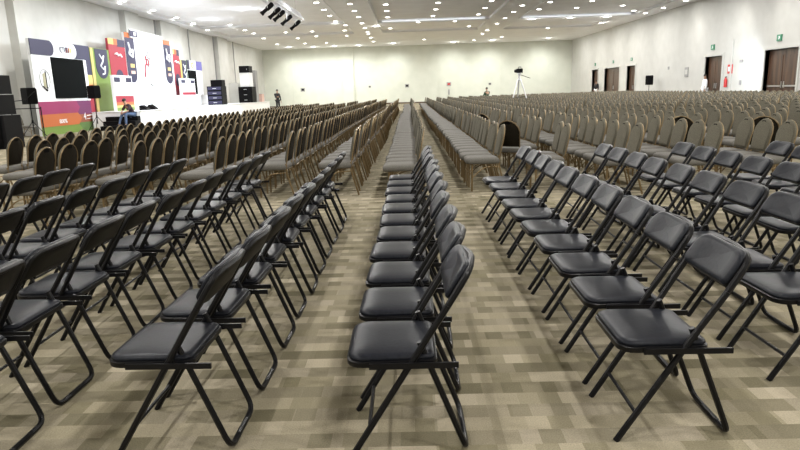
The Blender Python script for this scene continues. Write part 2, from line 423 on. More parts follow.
def redb(y0, y1, label, flip, z0):
    r = empty('banner', (BX, (y0+y1)/2, 0), label, 'banner')
    panel(r, 'cloth', rc(y0, y1, z0, 4.4), M['red'], -.1, .02)
    c = y0+(y1-y0)*.45
    panel(r, 'yellow_corner', rc(y0, c, 4.12, 4.42), M['yellow'], .02, .03)
    panel(r, 'orange_corner', rc(c-.25, c+.15, 4.12, 4.42), M['orange'], .03, .036)
    panel(r, 'navy_corner', rc(c+.15, y1, 4.05, 4.42), M['navy'], .02, .03)
    m_ = (y0+y1)/2
    panel(r, 'navy_disc', [(m_+.42*math.cos(2*PI*t/16), 2.5+.4*math.sin(2*PI*t/16)) for t in range(16)], M['navy'], .02, .03)
    ribbon(r, 'emblem_stroke', [(m_-.35, 3.66), (m_-.1, 3.7), (m_+.0, 3.6), (m_+.25, 3.66), (m_+.4, 3.55)], M['white'], .1, .05)
    return r
redb(32.1, 33.95, 'crimson banner with white emblem between lime banner and white centre panel', 0, 0)
# centre panel
c = empty('centre_backdrop', (BX, 36.6, 0), 'tall white centre backdrop with navy side columns above the stage', 'backdrop')
panel(c, 'back_panel', rc(34.0, 40.7, 0, 4.86), M['white'], -.1, .03)
panel(c, 'header_plate', rc(34.6, 39.0, 4.62, 5.05), M['white'], .03, .12)
panel(c, 'header_badge', rc(34.5, 35.45, 4.68, 5.0), M['navy'], .12, .135)
panel(c, 'badge_mark', rc(35.0, 35.25, 4.75, 4.93), M['white'], .135, .14)
for y0, zz in ((34.0, 0), (39.3, 0)):
    w_ = 1.1
    panel(c, 'navy_column', [(y0, 4.6), (y0, 2.75)] + [(y0+w_/2-w_/2*math.cos(PI*t/10), 2.7-.45*math.sin(PI*t/10)) for t in range(11)] + [(y0+w_, 4.6)], M['navy'], .03, .05)
    panel(c, 'peach_band', rc(y0, y0+w_, 4.6, 4.86), M['orange'], .03, .05)
    ribbon(c, 'emblem_stroke', [(y0+.3, 4.35), (y0+.45, 4.0), (y0+.3, 3.75), (y0+.7, 3.6), (y0+.75, 4.0), (y0+.5, 3.85)], M['white'], .11, .07)
    panel(c, 'yellow_mark', rc(y0+.35, y0+.85, 3.05, 3.25), M['yellow'], .05, .06)
    panel(c, 'peach_mark', rc(y0+.35, y0+.85, 2.72, 2.88), mat('peach print', (.7, .45, .35), .5), .05, .06)
fx = 36.6
ribbon(c, 'figure_mark', [(fx-.1, 4.45), (fx, 4.15), (fx+.25, 3.95), (fx-.05, 3.8), (fx+.35, 3.6), (fx+.55, 3.75), (fx+.4, 3.35), (fx+.1, 3.2), (fx+.3, 3.0)], M['grey'], .07, .05)
ribbon(c, 'figure_mark', [(fx-.2, 3.75), (fx-.1, 3.4), (fx-.3, 3.2), (fx-.35, 2.9), (fx-.5, 2.6)], M['red'], .09, .05)
ribbon(c, 'figure_mark', [(fx, 3.6), (fx+.2, 3.5), (fx+.1, 3.25), (fx-.1, 3.3)], M['red'], .08, .05)
ribbon(c, 'figure_mark', [(fx+.9, 3.5), (fx+.95, 3.15), (fx+1.2, 3.1)], M['grey'], .05, .05)
ribbon(c, 'caption_line', [(fx+.2, 2.2), (fx+.55, 2.1)], M['dark'], .06, .05)
redb(40.75, 41.9, 'crimson banner just beyond the white centre backdrop', 1, 0)
lime(41.95, 43.2, 'lime green banner with navy shield beyond the far crimson banner', 0)
b = empty('screen_backdrop', (BX, 44.6, 0), 'far backdrop with dark screen and indigo corner at stage end', 'backdrop')
panel(b, 'back_panel', rc(43.22, 46.3, 0, Z1), M['white'], -.12, .0)
panel(b, 'screen', rc(43.3, 44.9, 1.6, 3.2), M['screen'], .0, .04)
panel(b, 'indigo_corner', rc(45.1, 46.3, 3.25, Z1), M['indigo'], .0, .03)
panel(b, 'navy_corner', rc(43.22, 43.7, 3.25, Z1), M['navy'], .0, .03)
ribbon(b, 'emblem_ring', [(44.3+.2*math.cos(2*PI*k/12), 3.55+.18*math.sin(2*PI*k/12)) for k in range(13)], M['yellow'], .06, .03)
# white kiosk panels in front of the backdrop
cn = empty('kiosk_panel', (-13.9, 31.6, 0), 'white kiosk panel with red, orange and yellow stripes beside the stage steps', 'panel')
for nm, z0, z1, m, d in (('body', .83, 2.52, 'white', 0), ('red_stripe', 1.25, 1.55, 'red', .01), ('orange_stripe', 1.10, 1.25, 'orange', .01), ('yellow_stripe', 1.0, 1.10, 'yellow', .01), ('lime_stripe', .835, 1.0, 'green', .01)):
    sub(MB().box(-14.1+d, -13.95+d, 30.0 if nm == 'body' else 30.02, 32.0 if nm == 'body' else 31.98, z0, z1).build(nm, M[m], None, False), cn)
for ya in (30.05, 31.3): sub(MB().box(-13.95, -13.935, ya, ya+.6, 2.2, 2.42).build('navy_label', M['navy'], None, False), cn)
cn2 = empty('kiosk_panel', (-14.5, 42.0, 1.52), 'small white kiosk panel with pale red stripe below the far lime banner', 'panel')
sub(MB().box(-14.7, -14.55, 40.6, 43.2, 1.52, 2.6).build('body', M['white'], None, False), cn2)
sub(MB().box(-14.55, -14.535, 40.7, 43.1, 1.55, 1.72).build('red_stripe', M['red'], None, False), cn2)
for ya in (40.65, 42.4): sub(MB().box(-14.55, -14.535, ya, ya+.7, 2.3, 2.5).build('navy_label', M['navy'], None, False), cn2)
tag(MB().box(-14.6, -14.25, 46.3, 46.9, 1.52, 2.0).build('storage_box', M['indigo'], None, False), 'small blue box on the white riser beside the far screen backdrop', 'box')

# ------------------------------------------------------------------ stage equipment
def wedge(x, y, label):
    r = empty('stage_monitor', (x, y, .83), label, 'speaker', 'wedge monitors on the stage edge')
    MB().prism([(-.3, 0), (.3, 0), (.3, .12), (-.1, .40), (-.3, .36)], lambda u, v, h: (u, h, v), -.33, .33).build('cabinet', M['dark'], r, False)
    MB().prism(rrect(.34, .5, .03), lambda u, v, h: (.1+u*.82+h*.5, v, .27-u*.57+h*.8), 0, .012).build('grille', M['slot'], r, False)
    r.scale = (.62, .62, .62); return r
wedge(-13.0, 30.9, 'black wedge monitor on the stage edge, next to the steps')
wedge(-13.0, 31.9, 'black wedge monitor on the stage edge, farther from the steps')
def rack(x, y, w_, d_, z0, rows, rh, label, m):
    r = empty('equipment_rack', (x, y, z0), label, 'equipment rack')
    MB().box(-d_/2, d_/2, -w_/2, w_/2, 0, rows*rh).build('case', M['dark'], r, False)
    for i in range(rows):
        q = MB().box(-d_/2+.05, d_/2-.05, -w_/2-.02, -w_/2, i*rh+.06, (i+1)*rh-.04).build('drawer', m, r, False)
        MB().box(-.12, .12, -w_/2-.04, -w_/2-.02, i*rh+rh*.45, i*rh+rh*.55).build('handle', M['steel'], q, False)
    return r
rack(-13.15, 43.4, 1.1, 1.0, .83, 4, .31, 'stack of four dark blue-black flight cases on the stage', M['navy'])
rack(-13.2, 51.8, 1.3, 1.1, .83, 3, .42, 'black stacked flight cases below the white cabinet at the stage end', M['dark'])
def cabinet(x, y, z, w_, h_, label, m, nm='cabinet'):
    r = empty(nm, (x, y, z), label, nm.replace('_', ' '))
    MB().box(-.4, .4, -w_/2, w_/2, 0, h_).build('body', m, r, False)
    MB().box(-.35, .35, -w_/2-.02, -w_/2, .06, h_-.06).build('front_panel', m, r, False)
    MB().tube([(.22, -w_/2-.03, h_*.4), (.22, -w_/2-.03, h_*.6)], .015, 6).build('handle', M['steel'], r)
    return r
cabinet(-13.2, 51.8, 2.095, 1.0, 1.1, 'white cabinet standing on the black flight cases', M['white'])
cabinet(-13.2, 51.8, 3.2, 1.1, .52, 'black case on top of the white cabinet', M['dark'], 'flight_case')
cabinet(-13.2, 53.6, .83, .8, 2.6, 'tall grey cabinet behind the black flight cases', M['grey'])
cabinet(-13.15, 55.3, .83, .8, .66, 'pale pink box at the far end of the stage', M['pink'], 'storage_box')
cabinet(-13.6, 45.3, .83, .8, 1.7, 'dark tall speaker behind the blue-black flight cases', M['dark'], 'loudspeaker')
cabinet(-14.4, 52.5, .83, .6, 1.6, 'slim beige panel standing at the back of the stage', M['wall'], 'display_stand')
def tripod_speaker(x, y, label, rz=0, zs=1.4, s=1.0, col='dark'):
    r = empty('loudspeaker', (x, y, 0), label, 'speaker', None, rz)
    MB().prism([(-.2, 0), (.2, 0), (.24, .1), (.24, .62), (.18, .7), (-.18, .7), (-.2, .6)], lambda u, v, h: (h, u*s, zs+v*s), -.2, .2).build('cabinet', M[col], r, False)
    MB().prism(rrect(.38*s, .6*s, .04), lambda u, v, h: (.2+h, u, zs+.34*s+v), 0, .012).build('grille', M['slot'], r, False)
    MB().tube([(0, 0, .35), (0, 0, zs)], .02, 8).build('pole', M['blacksteel'], r)
    MB().lathe([(.035, 0), (.035, .1)], (0, 0, .62), 8).build('collar', M['blacksteel'], r)
    for k in range(3):
        a_ = 2*PI*k/3+.5
        MB().tube([(0, 0, .68), (.55*math.cos(a_), .55*math.sin(a_), .012)], .013, 6).build('leg', M['blacksteel'], r)
    return r
tripod_speaker(-14.0, 23.2, 'black loudspeaker on tripod in front of the near screen backdrop', -.5, 1.30, .85)
tripod_speaker(-13.85, 27.75, 'black loudspeaker on tripod between near backdrop and stage steps', -.4, 1.45, .8)
tripod_speaker(17.3, 46.2, 'black loudspeaker on tripod against the entrance wall', PI, 1.25, .95)
# big line-array stack cut by the frame
la = empty('speaker_stack', (-12.8, 19.2, 0), 'tall black loudspeaker stack at the very left edge', 'speaker')
for z0, z1, x0, x1 in ((0, 1.0, -13.4, -12.2), (1.02, 1.62, -13.3, -12.32), (1.64, 2.2, -13.3, -12.36)):
    q = sub(MB().prism(rrect(x1-x0, .95, .06, cx=(x0+x1)/2, cy=19.2), lambda u, v, h: (u, v, h), z0, z1).build('cabinet', M['dark'], None, False), la)
    g_ = MB().box(x0+.08, x1-.08, 18.69, 18.72, z0+.06, z1-.06).build('grille', M['slot'], q, False)
# mixing table on trestle at the left: bar stand + stacked things
ts = empty('stand_frame', (-14.2, 22.9, 0), 'black tubular stand frame between the tall speaker stack and tripod speaker', 'stand')
for dx in (-.35, .75):
    MB().tube([(dx, 0, 0), (dx, 0, 1.45 if dx < 0 else 1.2)], .02, 6).build('upright', M['blacksteel'], ts)
MB().tube([(-.35, 0, 1.15), (.75, 0, 1.15)], .018, 6).build('crossbar', M['blacksteel'], ts)
MB().tube([(-.35, 0, 1.42), (.2, 0, 1.45), (.6, 0, 1.75)], .018, 6).build('arm', M['blacksteel'], ts)

# ------------------------------------------------------------------ lighting truss over the audience, left of centre
tr = empty('lighting_truss', (-5.9, 30, 5.3), 'silver lighting truss hanging from ceiling toward the stage', 'truss')
L0, L1 = -8.0, 6.0
for (dx, dz) in ((-.24, .0), (.24, .0), (0, .42)):
    MB().tube([(dx, L0, dz), (dx, L1, dz)], .028, 8).build('chord', M['alu'], tr)
lt = MB(); yy = L0; f_ = 1
while yy < L1-.1:
    lt.tube([(-.24*f_, yy, 0), (.24*f_, yy+.35, 0)], .016, 5); lt.tube([(-.24, yy, 0), (0, yy+.17, .42), (-.24, yy+.35, 0)], .016, 5)
    lt.tube([(.24, yy, 0), (0, yy+.17, .42), (.24, yy+.35, 0)], .016, 5); yy += .35; f_ = -f_
lt.build('lattice', M['alu'], tr)
for yy in (-6, -1, 4.5): MB().tube([(0, yy, .42), (0, yy, .95)], .012, 6).build('hanger', M['steel'], tr)
SP = [(-2.3, 'first'), (-.8, 'second'), (.2, 'third'), (2.0, 'fourth'), (4.4, 'last')]
for yy, w_ in SP:
    r = empty('stage_light', (-5.9, 30+yy, 5.275), 'black profile spotlight clamped under the truss, %s from its near end' % w_, 'spotlight', 'profile spotlights under the truss')
    MB().tube([(.0, 0, .03), (0, 0, -.16)], .03, 6).build('clamp', M['alu'], r)
    MB().tube([(.0, -.1, -.16), (.0, -.1, -.30), (0, .1, -.30), (0, .1, -.16), (0, -.1, -.16)], .01, 5).build('yoke', M['steel'], r)
    ax = Vector((-.72, -.15, -.62)).normalized()
    MB().lathe([(.05, -.3), (.1, -.26), (.1, .05), (.075, .08), (.075, .28), (.095, .3), (.095, .38)], (0, 0, -.3), 12, ax).build('barrel', M['dark'], r)

# ------------------------------------------------------------------ ceiling downlights (where the photo shows them)
DL = [(-4.94,35.8),(-4.94,38.9),(-4.96,41.9),(-5.0,45.2),(-3.2,36.8),(-3.2,39.9),(-3.2,43.1),(-3.25,46.9),(-3.3,50.5),(-3.3,53.7),(-3.35,55.5),(-3.35,59.3),(-3.4,64),(-1.2,37.5),(-1.25,40.4),(-1.3,43.8),(-1.35,51.4),(-4.55,47.9),(-5.0,51.8),(-5.3,56.5),(-7.6,51.7),(-7.9,56),(-9.75,51.8),(-9.75,57.3),(-10.1,63.4),(-8,63.6),(-12.8,63.2),(-12.6,56.5),(-12.3,51.7),(-12.3,49),(-12.3,45),(-14.4,46.6),(1.8,37.5),(1.8,40.5),(1.75,43.9),(4.86,37.5),(4.85,40.6),(4.8,43.9),(7.05,40),(7.05,43.2),(7.02,46.8),(6.95,50.5),(6.85,55.7),(6.85,59.3),(6.8,66.4),(4.9,51.7),(3.5,47.7),(.8,47.5),(1.6,63.3),(9.2,63.4),(8.5,38.9),(8.5,42.2),(10.9,42.1),(12,55.7),(11,39),(13.7,41.7),(16.9,46.5),(17.05,43.7),(17.1,40.4),(-14.3,32.9),(-14.3,36.6),(-14.3,40.2),(-14.4,43.6),(15.5,44.8)]
WW = [(-12.5,67.6),(-10,68.3),(-7.8,68.2),(-5.2,68.2),(-1.5,67),(4.8,68.1),(8.85,67.2),(14.5,67),(11.9,47.9),(9.2,47.9),(15.6,52.4),(14.6,48),(-12.2,35.2),(-2.3,49.3)]
def downlight_mesh(s):
    rim = MB().lathe([(.125*s, 0), (.15*s, -.012), (.15*s, -.02), (.12*s, -.02), (.115*s, .0)], (0, 0, 0), 16)
    ln = MB().lathe([(.118*s, -.004), (.118*s, -.014)], (0, 0, 0), 16)
    return rim.mesh('rim', M['white']), ln.mesh('lens', M['lens'])
meshes = [downlight_mesh(1.3), downlight_mesh(1.8)]
ORD = ['first', 'second', 'third', 'fourth', 'fifth', 'sixth', 'seventh', 'eighth', 'ninth', 'tenth', 'eleventh', 'twelfth', 'thirteenth', 'fourteenth', 'fifteenth', 'sixteenth', 'seventeenth', 'eighteenth', 'nineteenth']
TENS = {2: 'twenty', 3: 'thirty', 4: 'forty', 5: 'fifty', 6: 'sixty', 7: 'seventy', 8: 'eighty', 9: 'ninety'}
TENTH = {2: 'twentieth', 3: 'thirtieth', 4: 'fortieth', 5: 'fiftieth', 6: 'sixtieth', 7: 'seventieth', 8: 'eightieth', 9: 'ninetieth'}
def ordn(k):      # 0-based
    k += 1
    if k < 20: return ORD[k-1]
    return TENTH[k//10] if k % 10 == 0 else TENS[k//10]+'-'+ORD[k % 10-1]
cols = {}
for (x, y) in DL: cols.setdefault(round(x/1.1), []).append((x, y))
keys = sorted(cols)
for ci, k_ in enumerate(keys):
    for j, (x, y) in enumerate(sorted(cols[k_], key=lambda p: p[1])):
        z = ZC
        if inbay(x, y): s = (ZC+BH-H)/(ZC-H); x, y = x*s, y*s; z = ZC+BH
        if inbay(x, y) != (z > ZC): z = ZC+BH if inbay(x, y) else ZC
        if not inbay(x, y): z = ZC
        r = empty('ceiling_downlight', (x, y, z), 'round ceiling downlight, %s from camera in the %s lamp line from the stage wall' % (ordn(j), ordn(ci)), 'ceiling light', 'round ceiling downlights')
        for nm, me in zip(('rim', 'lens'), meshes[0]):
            o = bpy.data.objects.new(nm, me); COL.objects.link(o); o.parent = r
for j, (x, y) in enumerate(WW):
    z = ZC+BH if inbay(x, y) else ZC
    where = 'along the far wall' if y > 60 else 'at the beam across the ceiling'
    side = ordn(sorted(WW[:8] if y > 60 else WW[8:]).index((x, y)))
    r = empty('spot_downlight', (x, y, z), 'larger flared ceiling spotlight %s, %s from the stage side' % (where, side), 'ceiling light', 'flared ceiling spotlights')
    for nm, me in zip(('rim', 'lens'), meshes[1]):
        o = bpy.data.objects.new(nm, me); COL.objects.link(o); o.parent = r

# ------------------------------------------------------------------ things on the walls
def exit_sign(y, z, s, label):
    r = empty('exit_sign', (XR, y, z), label, 'sign', 'green exit signs over the doors')
    MB().box(-.06, -.0, -.28*s, .28*s, -.22*s, .22*s).build('housing', M['signgreen'], r, False)
    MB().prism([(-.02, -.12), (.1, -.1), (.02, .0), (.06, .1), (-.06, .12), (-.12, -.02)], lambda u, v, h: (-.06-h, u*s, v*s), 0, .006).build('running_figure', M['white'], r, False)
for i, (a, b) in enumerate(DOORS):
    exit_sign([31.55, 38.3, 52.0, 56.6, 62][i], 3.32 if i < 2 else 3.3, .68 if i < 2 else .55, 'green exit sign above the %s double door, counting from the near end' % ordn(i))
def plate(name, y, z, w_, h_, m, label, cat, inner=None):
    r = empty(name, (XR, y, z), label, cat)
    MB().box(-.04, 0, -w_/2, w_/2, -h_/2, h_/2).build('plate', M[m], r, False)
    if inner: MB().box(-.05, -.04, -w_/3, w_/3, -h_/4, h_/4).build('symbol', M[inner], r, False)
    return r
plate('fire_sign', 36.1, 2.0, .5, .5, 'redpaint', 'red and white fire sign on wall beside the second door', 'sign', 'white')
plate('notice_board', 41.7, 2.0, .5, .6, 'grey', 'grey framed notice on the entrance wall', 'notice', 'wall')
plate('wall_box', 44.6, 2.35, .2, .2, 'grey', 'tiny grey box high on wall above tripod speaker', 'wall box')
plate('wall_box', 34.95, 2.38, .3, .14, 'grey', 'small grey sensor box between fire sign and nearest door', 'wall box')
plate('light_switch', 34.9, 1.25, .16, .24, 'grey', 'small grey switch plate between the two nearest doors', 'switch')
fe = empty('fire_extinguisher', (XR-.12, 36.3, 1.0), 'red fire extinguisher hanging on wall beside the second door', 'fire extinguisher')
MB().lathe([(.02, 0), (.09, .02), (.09, .42), (.05, .5), (.02, .55)], (0, 0, 0), 12).build('cylinder', M['redpaint'], fe)
MB().box(-.03, .03, -.06, .06, .55, .6).build('valve', M['dark'], fe, False)
MB().tube([(0, .05, .56), (-.03, .12, .4), (-.02, .13, .1)], .015, 6).build('hose', M['dark'], fe)
MB().box(.085, .12, -.05, .05, .3, .36).build('bracket', M['steel'], fe, False)
for x, z, s, lb in ((-11.85, 1.85, .5, 'small grey sign on far wall above the standing person in black'), (-4.35, 1.95, .26, 'tiny grey plate on far wall between two wall joints'), (-.2, 1.93, .45, 'small dark sign on far wall above the centre row'), (4.45, 1.97, .5, 'red and black sign on the far wall'), (9.0, 1.85, .3, 'tiny plate on far wall beside the green seated person')):
    r = empty('wall_sign', (x, YF, z), lb, 'sign')
    MB().box(-s/2, s/2, -.04, 0, -s*.42, s*.42).build('plate', M['grey'], r, False)
    MB().box(-s*.3, s*.3, -.05, -.04, -s*.2, s*.2).build('symbol', M['redpaint'] if 'red' in lb else M['dark'], r, False)
tag(MB().lathe([(.02, 0), (.09, .02), (.09, .5), (.05, .6), (.02, .66)], (4.45, YF-.11, .8), 10).build('fire_extinguisher', M['grey'], None), 'small grey extinguisher hanging under the red and black sign', 'fire extinguisher')

# ------------------------------------------------------------------ video camera on tripod
vc = empty('camera_tripod', (5.9, 34.2, 0), 'tall silver tripod carrying a video camera among the chairs', 'tripod')
for k in range(3):
    a_ = PI/2+2*PI*k/3
    lg = MB().tube([(.08*math.cos(a_), .08*math.sin(a_), 1.55), (.35*math.cos(a_), .35*math.sin(a_), .8), (.55*math.cos(a_), .55*math.sin(a_), .015)], [.035, .032, .022], 8).build('leg', M['alu'], vc)
    MB().tube([(.0, .0, .75), (.36*math.cos(a_), .36*math.sin(a_), .78)], .014, 6).build('spreader', M['dark'], vc)
MB().lathe([(.09, 1.5), (.1, 1.56), (.05, 1.62), (.05, 1.78), (.09, 1.82), (.09, 1.88)], (0, 0, 0), 12).build('head', M['alu'], vc)
MB().tube([(.05, 0, 1.8), (.5, -.2, 1.62)], .014, 6).build('pan_handle', M['dark'], vc)
vc.scale = (1.1, 1.1, 1.12)
v2 = empty('video_camera', (5.9, 34.2, 2.11), 'black video camera mounted on top of the silver tripod', 'video camera')
v2.scale = (.75, .75, .85); v2.rotation_euler = (0, 0, -1.1); MB().box(-.22, .28, -.1, .1, 0, .26).build('body', M['dark'], v2, False)
MB().lathe([(.09, 0), (.09, .2), (.11, .24)], (-.22, 0, .13), 12, (-1, 0, 0)).build('lens', M['dark'], v2)
MB().tube([(-.1, 0, .26), (-.08, 0, .36), (.18, 0, .36), (.2, 0, .26)], .02, 6).build('handle', M['dark'], v2)
MB().box(.1, .22, -.2, -.1, .14, .24).build('viewfinder', M['dark'], v2, False)

# ------------------------------------------------------------------ people
def skinned(name, verts, edges, radii, m, parent, root=0, sub_=1):
    me = bpy.data.meshes.new(name); me.from_pydata(verts, edges, []); me.materials.append(m)
    o = bpy.data.objects.new(name, me); COL.objects.link(o); o.parent = parent
    sk = o.modifiers.new('skin', 'SKIN')
    lay = me.skin_vertices[0].data if me.skin_vertices else None
    if lay is None:
        me.attributes.new('skin', 'FLOAT', 'POINT')
    for i, r in enumerate(radii):
        v = me.skin_vertices[0].data[i]; v.radius = r if isinstance(r, tuple) else (r, r); v.use_root = (i == root)
    ss_ = o.modifiers.new('sub', 'SUBSURF'); ss_.levels = sub_; ss_.render_levels = sub_
    me.polygons.foreach_set('use_smooth', [True]*len(me.polygons))
    sk.use_smooth_shade = True
    return o
sit = None
def person(loc, rz, label, top, legs, pose='stand', J=None):
    r = empty('person', loc, label, 'person', None, rz)
    # facing +X in local frame; z up
    j = dict(pel=(0, 0, .95), spi=(.0, 0, 1.15), che=(.0, 0, 1.36), nec=(0, 0, 1.50), hd0=(.015, 0, 1.58), hd1=(.03, 0, 1.70),
             shL=(0, .18, 1.42), elL=(.02, .24, 1.14), wrL=(.10, .24, .90), haL=(.12, .24, .82),
             shR=(0, -.18, 1.42), elR=(.02, -.24, 1.14), wrR=(.10, -.24, .90), haR=(.12, -.24, .82),
             hiL=(0, .09, .90), knL=(.03, .10, .50), anL=(-.01, .10, .08), toL=(.15, .11, .03),
             hiR=(0, -.09, .90), knR=(.03, -.10, .50), anR=(-.01, -.10, .08), toR=(.15, -.11, .03))
    if J: j.update(J)
    rad = dict(pel=.125, spi=.11, che=(.13, .12), nec=.05, hd0=.072, hd1=.082, shL=.055, elL=.04, wrL=.027, haL=.03, shR=.055, elR=.04, wrR=.027, haR=.03,
               hiL=.085, knL=.055, anL=.036, toL=.03, hiR=.085, knR=.055, anR=.036, toR=.03)
    ed = [('pel', 'spi'), ('spi', 'che'), ('che', 'nec'), ('nec', 'hd0'), ('hd0', 'hd1')]
    for s in 'LR': ed += [('che', 'sh'+s), ('sh'+s, 'el'+s), ('el'+s, 'wr'+s), ('wr'+s, 'ha'+s), ('pel', 'hi'+s), ('hi'+s, 'kn'+s), ('kn'+s, 'an'+s), ('an'+s, 'to'+s)]
    names = list(j); V = [j[k] for k in names]; E = [(names.index(a_), names.index(b_)) for a_, b_ in ed]; RR = [rad[k] for k in names]
    for s in 'LR':
        h_ = Vector(j['ha'+s]); w0 = Vector(j['wr'+s]); d = (h_-w0).normalized()
        side = d.cross(Vector((0, 1, 0) if abs(d.y) < .8 else (1, 0, 0))).normalized()
        for q in range(5):
            off = side*(.026*(q-1.5)) if q < 4 else side*-.05
            st_ = h_ + off*.6; ln = (.045, .055, .05, .04, .03)[q]
            V.append(tuple(st_+off*.4+d*(.02 if q < 4 else -.01))); V.append(tuple(st_+off*.5+d*(ln+.02)*(1 if q < 4 else .5)))
            n_ = len(V); E += [(names.index('ha'+s), n_-2), (n_-2, n_-1)]; RR += [.009, .008]
    skinned('body', V, E, RR, M['skin'], r)
    def garment(name, keys_, ed_, grow, m):
        ks = keys_; vv = [j[k] for k in ks]; ee = [(ks.index(a_), ks.index(b_)) for a_, b_ in ed_]
        rr_ = [tuple(x+grow for x in rad[k]) if isinstance(rad[k], tuple) else rad[k]+grow for k in ks]
        return skinned(name, vv, ee, rr_, m, r)
    lg_ = [] if J is sit else ['wrL', 'wrR']
    garment('shirt', ['spi', 'pel', 'che', 'shL', 'elL', 'shR', 'elR', 'nec']+lg_, [('pel', 'spi'), ('spi', 'che'), ('che', 'nec'), ('che', 'shL'), ('shL', 'elL'), ('che', 'shR'), ('shR', 'elR')]+([('elL', 'wrL'), ('elR', 'wrR')] if lg_ else []), .022, top)
    garment('trousers', ['pel', 'hiL', 'knL', 'anL', 'hiR', 'knR', 'anR'], [('pel', 'hiL'), ('hiL', 'knL'), ('knL', 'anL'), ('pel', 'hiR'), ('hiR', 'knR'), ('knR', 'anR')], .018, legs)
    for s in 'LR':
        a_ = Vector(j['an'+s]); t_ = Vector(j['to'+s])
        MB().tube([a_-(t_-a_).normalized()*.06+Vector((0, 0, -.03)), a_+Vector((0, 0, -.02)), t_+(t_-a_).normalized()*.05], [.03, .05, .035], 8).build('shoe', M['dark'], r)
    hd = Vector(j['hd1']); up = (hd-Vector(j['hd0'])).normalized()
    hr = MB()
    prof = [(.094*math.cos(t)+.001, .094*math.sin(t)) for t in [-.25, 0, .3, .6, .9, 1.2, 1.5]]
    hr.lathe(prof, hd+Vector((-.018, 0, .01)), 14, up); hr.build('hair', M['hair'], r)
    fx_ = Vector((1, 0, 0))
    q_ = Vector((0, 0, 1)).rotation_difference(up)
    def hp(x, y, z): return tuple(hd + q_ @ Vector((x, y, z)))
    MB().tube([hp(.075, 0, .0), hp(.105, 0, -.035)], [.008, .013], 6).build('nose', M['skin'], r)
    for s in (-1, 1):
        MB().lathe([(.002, -.004), (.011, 0), (.002, .004)], hp(.078, s*.03, .008), 8, (1, 0, 0)).build('eye', M['dark'], r)
        MB().lathe([(.005, -.01), (.022, 0), (.005, .01)], hp(0, s*.085, -.015), 8, (0, 1, 0)).build('ear', M['skin'], r)
    MB().tube([hp(.078, -.022, -.055), hp(.082, 0, -.057), hp(.078, .022, -.055)], .005, 5).build('mouth', mat('lips', (.3, .1, .09), .5), r)
    return r
# seated on the steps, leaning forward (faces the audience and the camera)
sit = dict(pel=(0, 0, .60), spi=(.10, 0, .76), che=(.22, 0, .92), nec=(.30, 0, 1.03), hd0=(.34, 0, 1.10), hd1=(.38, 0, 1.20),
           shL=(.22, .19, .96), elL=(.38, .24, .74), wrL=(.50, .10, .66), haL=(.56, .05, .65), shR=(.22, -.19, .96), elR=(.38, -.24, .74), wrR=(.50, -.10, .66), haR=(.56, -.05, .63),
           hiL=(.04, .10, .56), knL=(.46, .14, .60), anL=(.50, .15, .12), toL=(.66, .17, .06), hiR=(.04, -.10, .56), knR=(.46, -.14, .60), anR=(.66, -.15, .12), toR=(.82, -.17, .06))
person((-12.85, 29.16, .12), -2.15, 'person in dark shirt and jeans sitting on the black stage steps', M['darkshirt'], M['jeans'], J=sit)
person((-10.4, 50, 0), -.9, 'person in black standing beyond the far end of the stage', M['blackcloth'], M['blackcloth'], J=dict(elR=(.18, -.26, 1.18), wrR=(.36, -.18, 1.22), haR=(.43, -.16, 1.22)))
person((17.7, 38.4, 0), PI, 'person in white standing at the second door', M['whitecloth'], M['whitecloth'])
person((17.65, 60.3, 0), -2.4, 'person in dark top and pale trousers at the farthest door', M['blackcloth'], M['whitecloth'])
up_ = dict(sit); up_.update(pel=(0, 0, .50), spi=(0, 0, .70), che=(.02, 0, .92), nec=(.03, 0, 1.06), hd0=(.04, 0, 1.14), hd1=(.05, 0, 1.25), shL=(.02, .19, .98), elL=(.1, .26, .74), shR=(.02, -.19, .98), elR=(.1, -.26, .74), wrL=(.34, .12, .62), wrR=(.34, -.12, .62), haL=(.40, .08, .62), haR=(.40, -.08, .62), hiL=(.04, .1, .48), hiR=(.04, -.1, .48), knL=(.46, .14, .5), knR=(.46, -.14, .5), anL=(.46, .14, .1), anR=(.46, -.14, .1), toL=(.62, .15, .05), toR=(.62, -.15, .05))
person((6.0, 49.0, .1), PI-.9, 'person in dark green sitting at the far edge of the chairs', M['greencloth'], M['blackcloth'], J=up_)

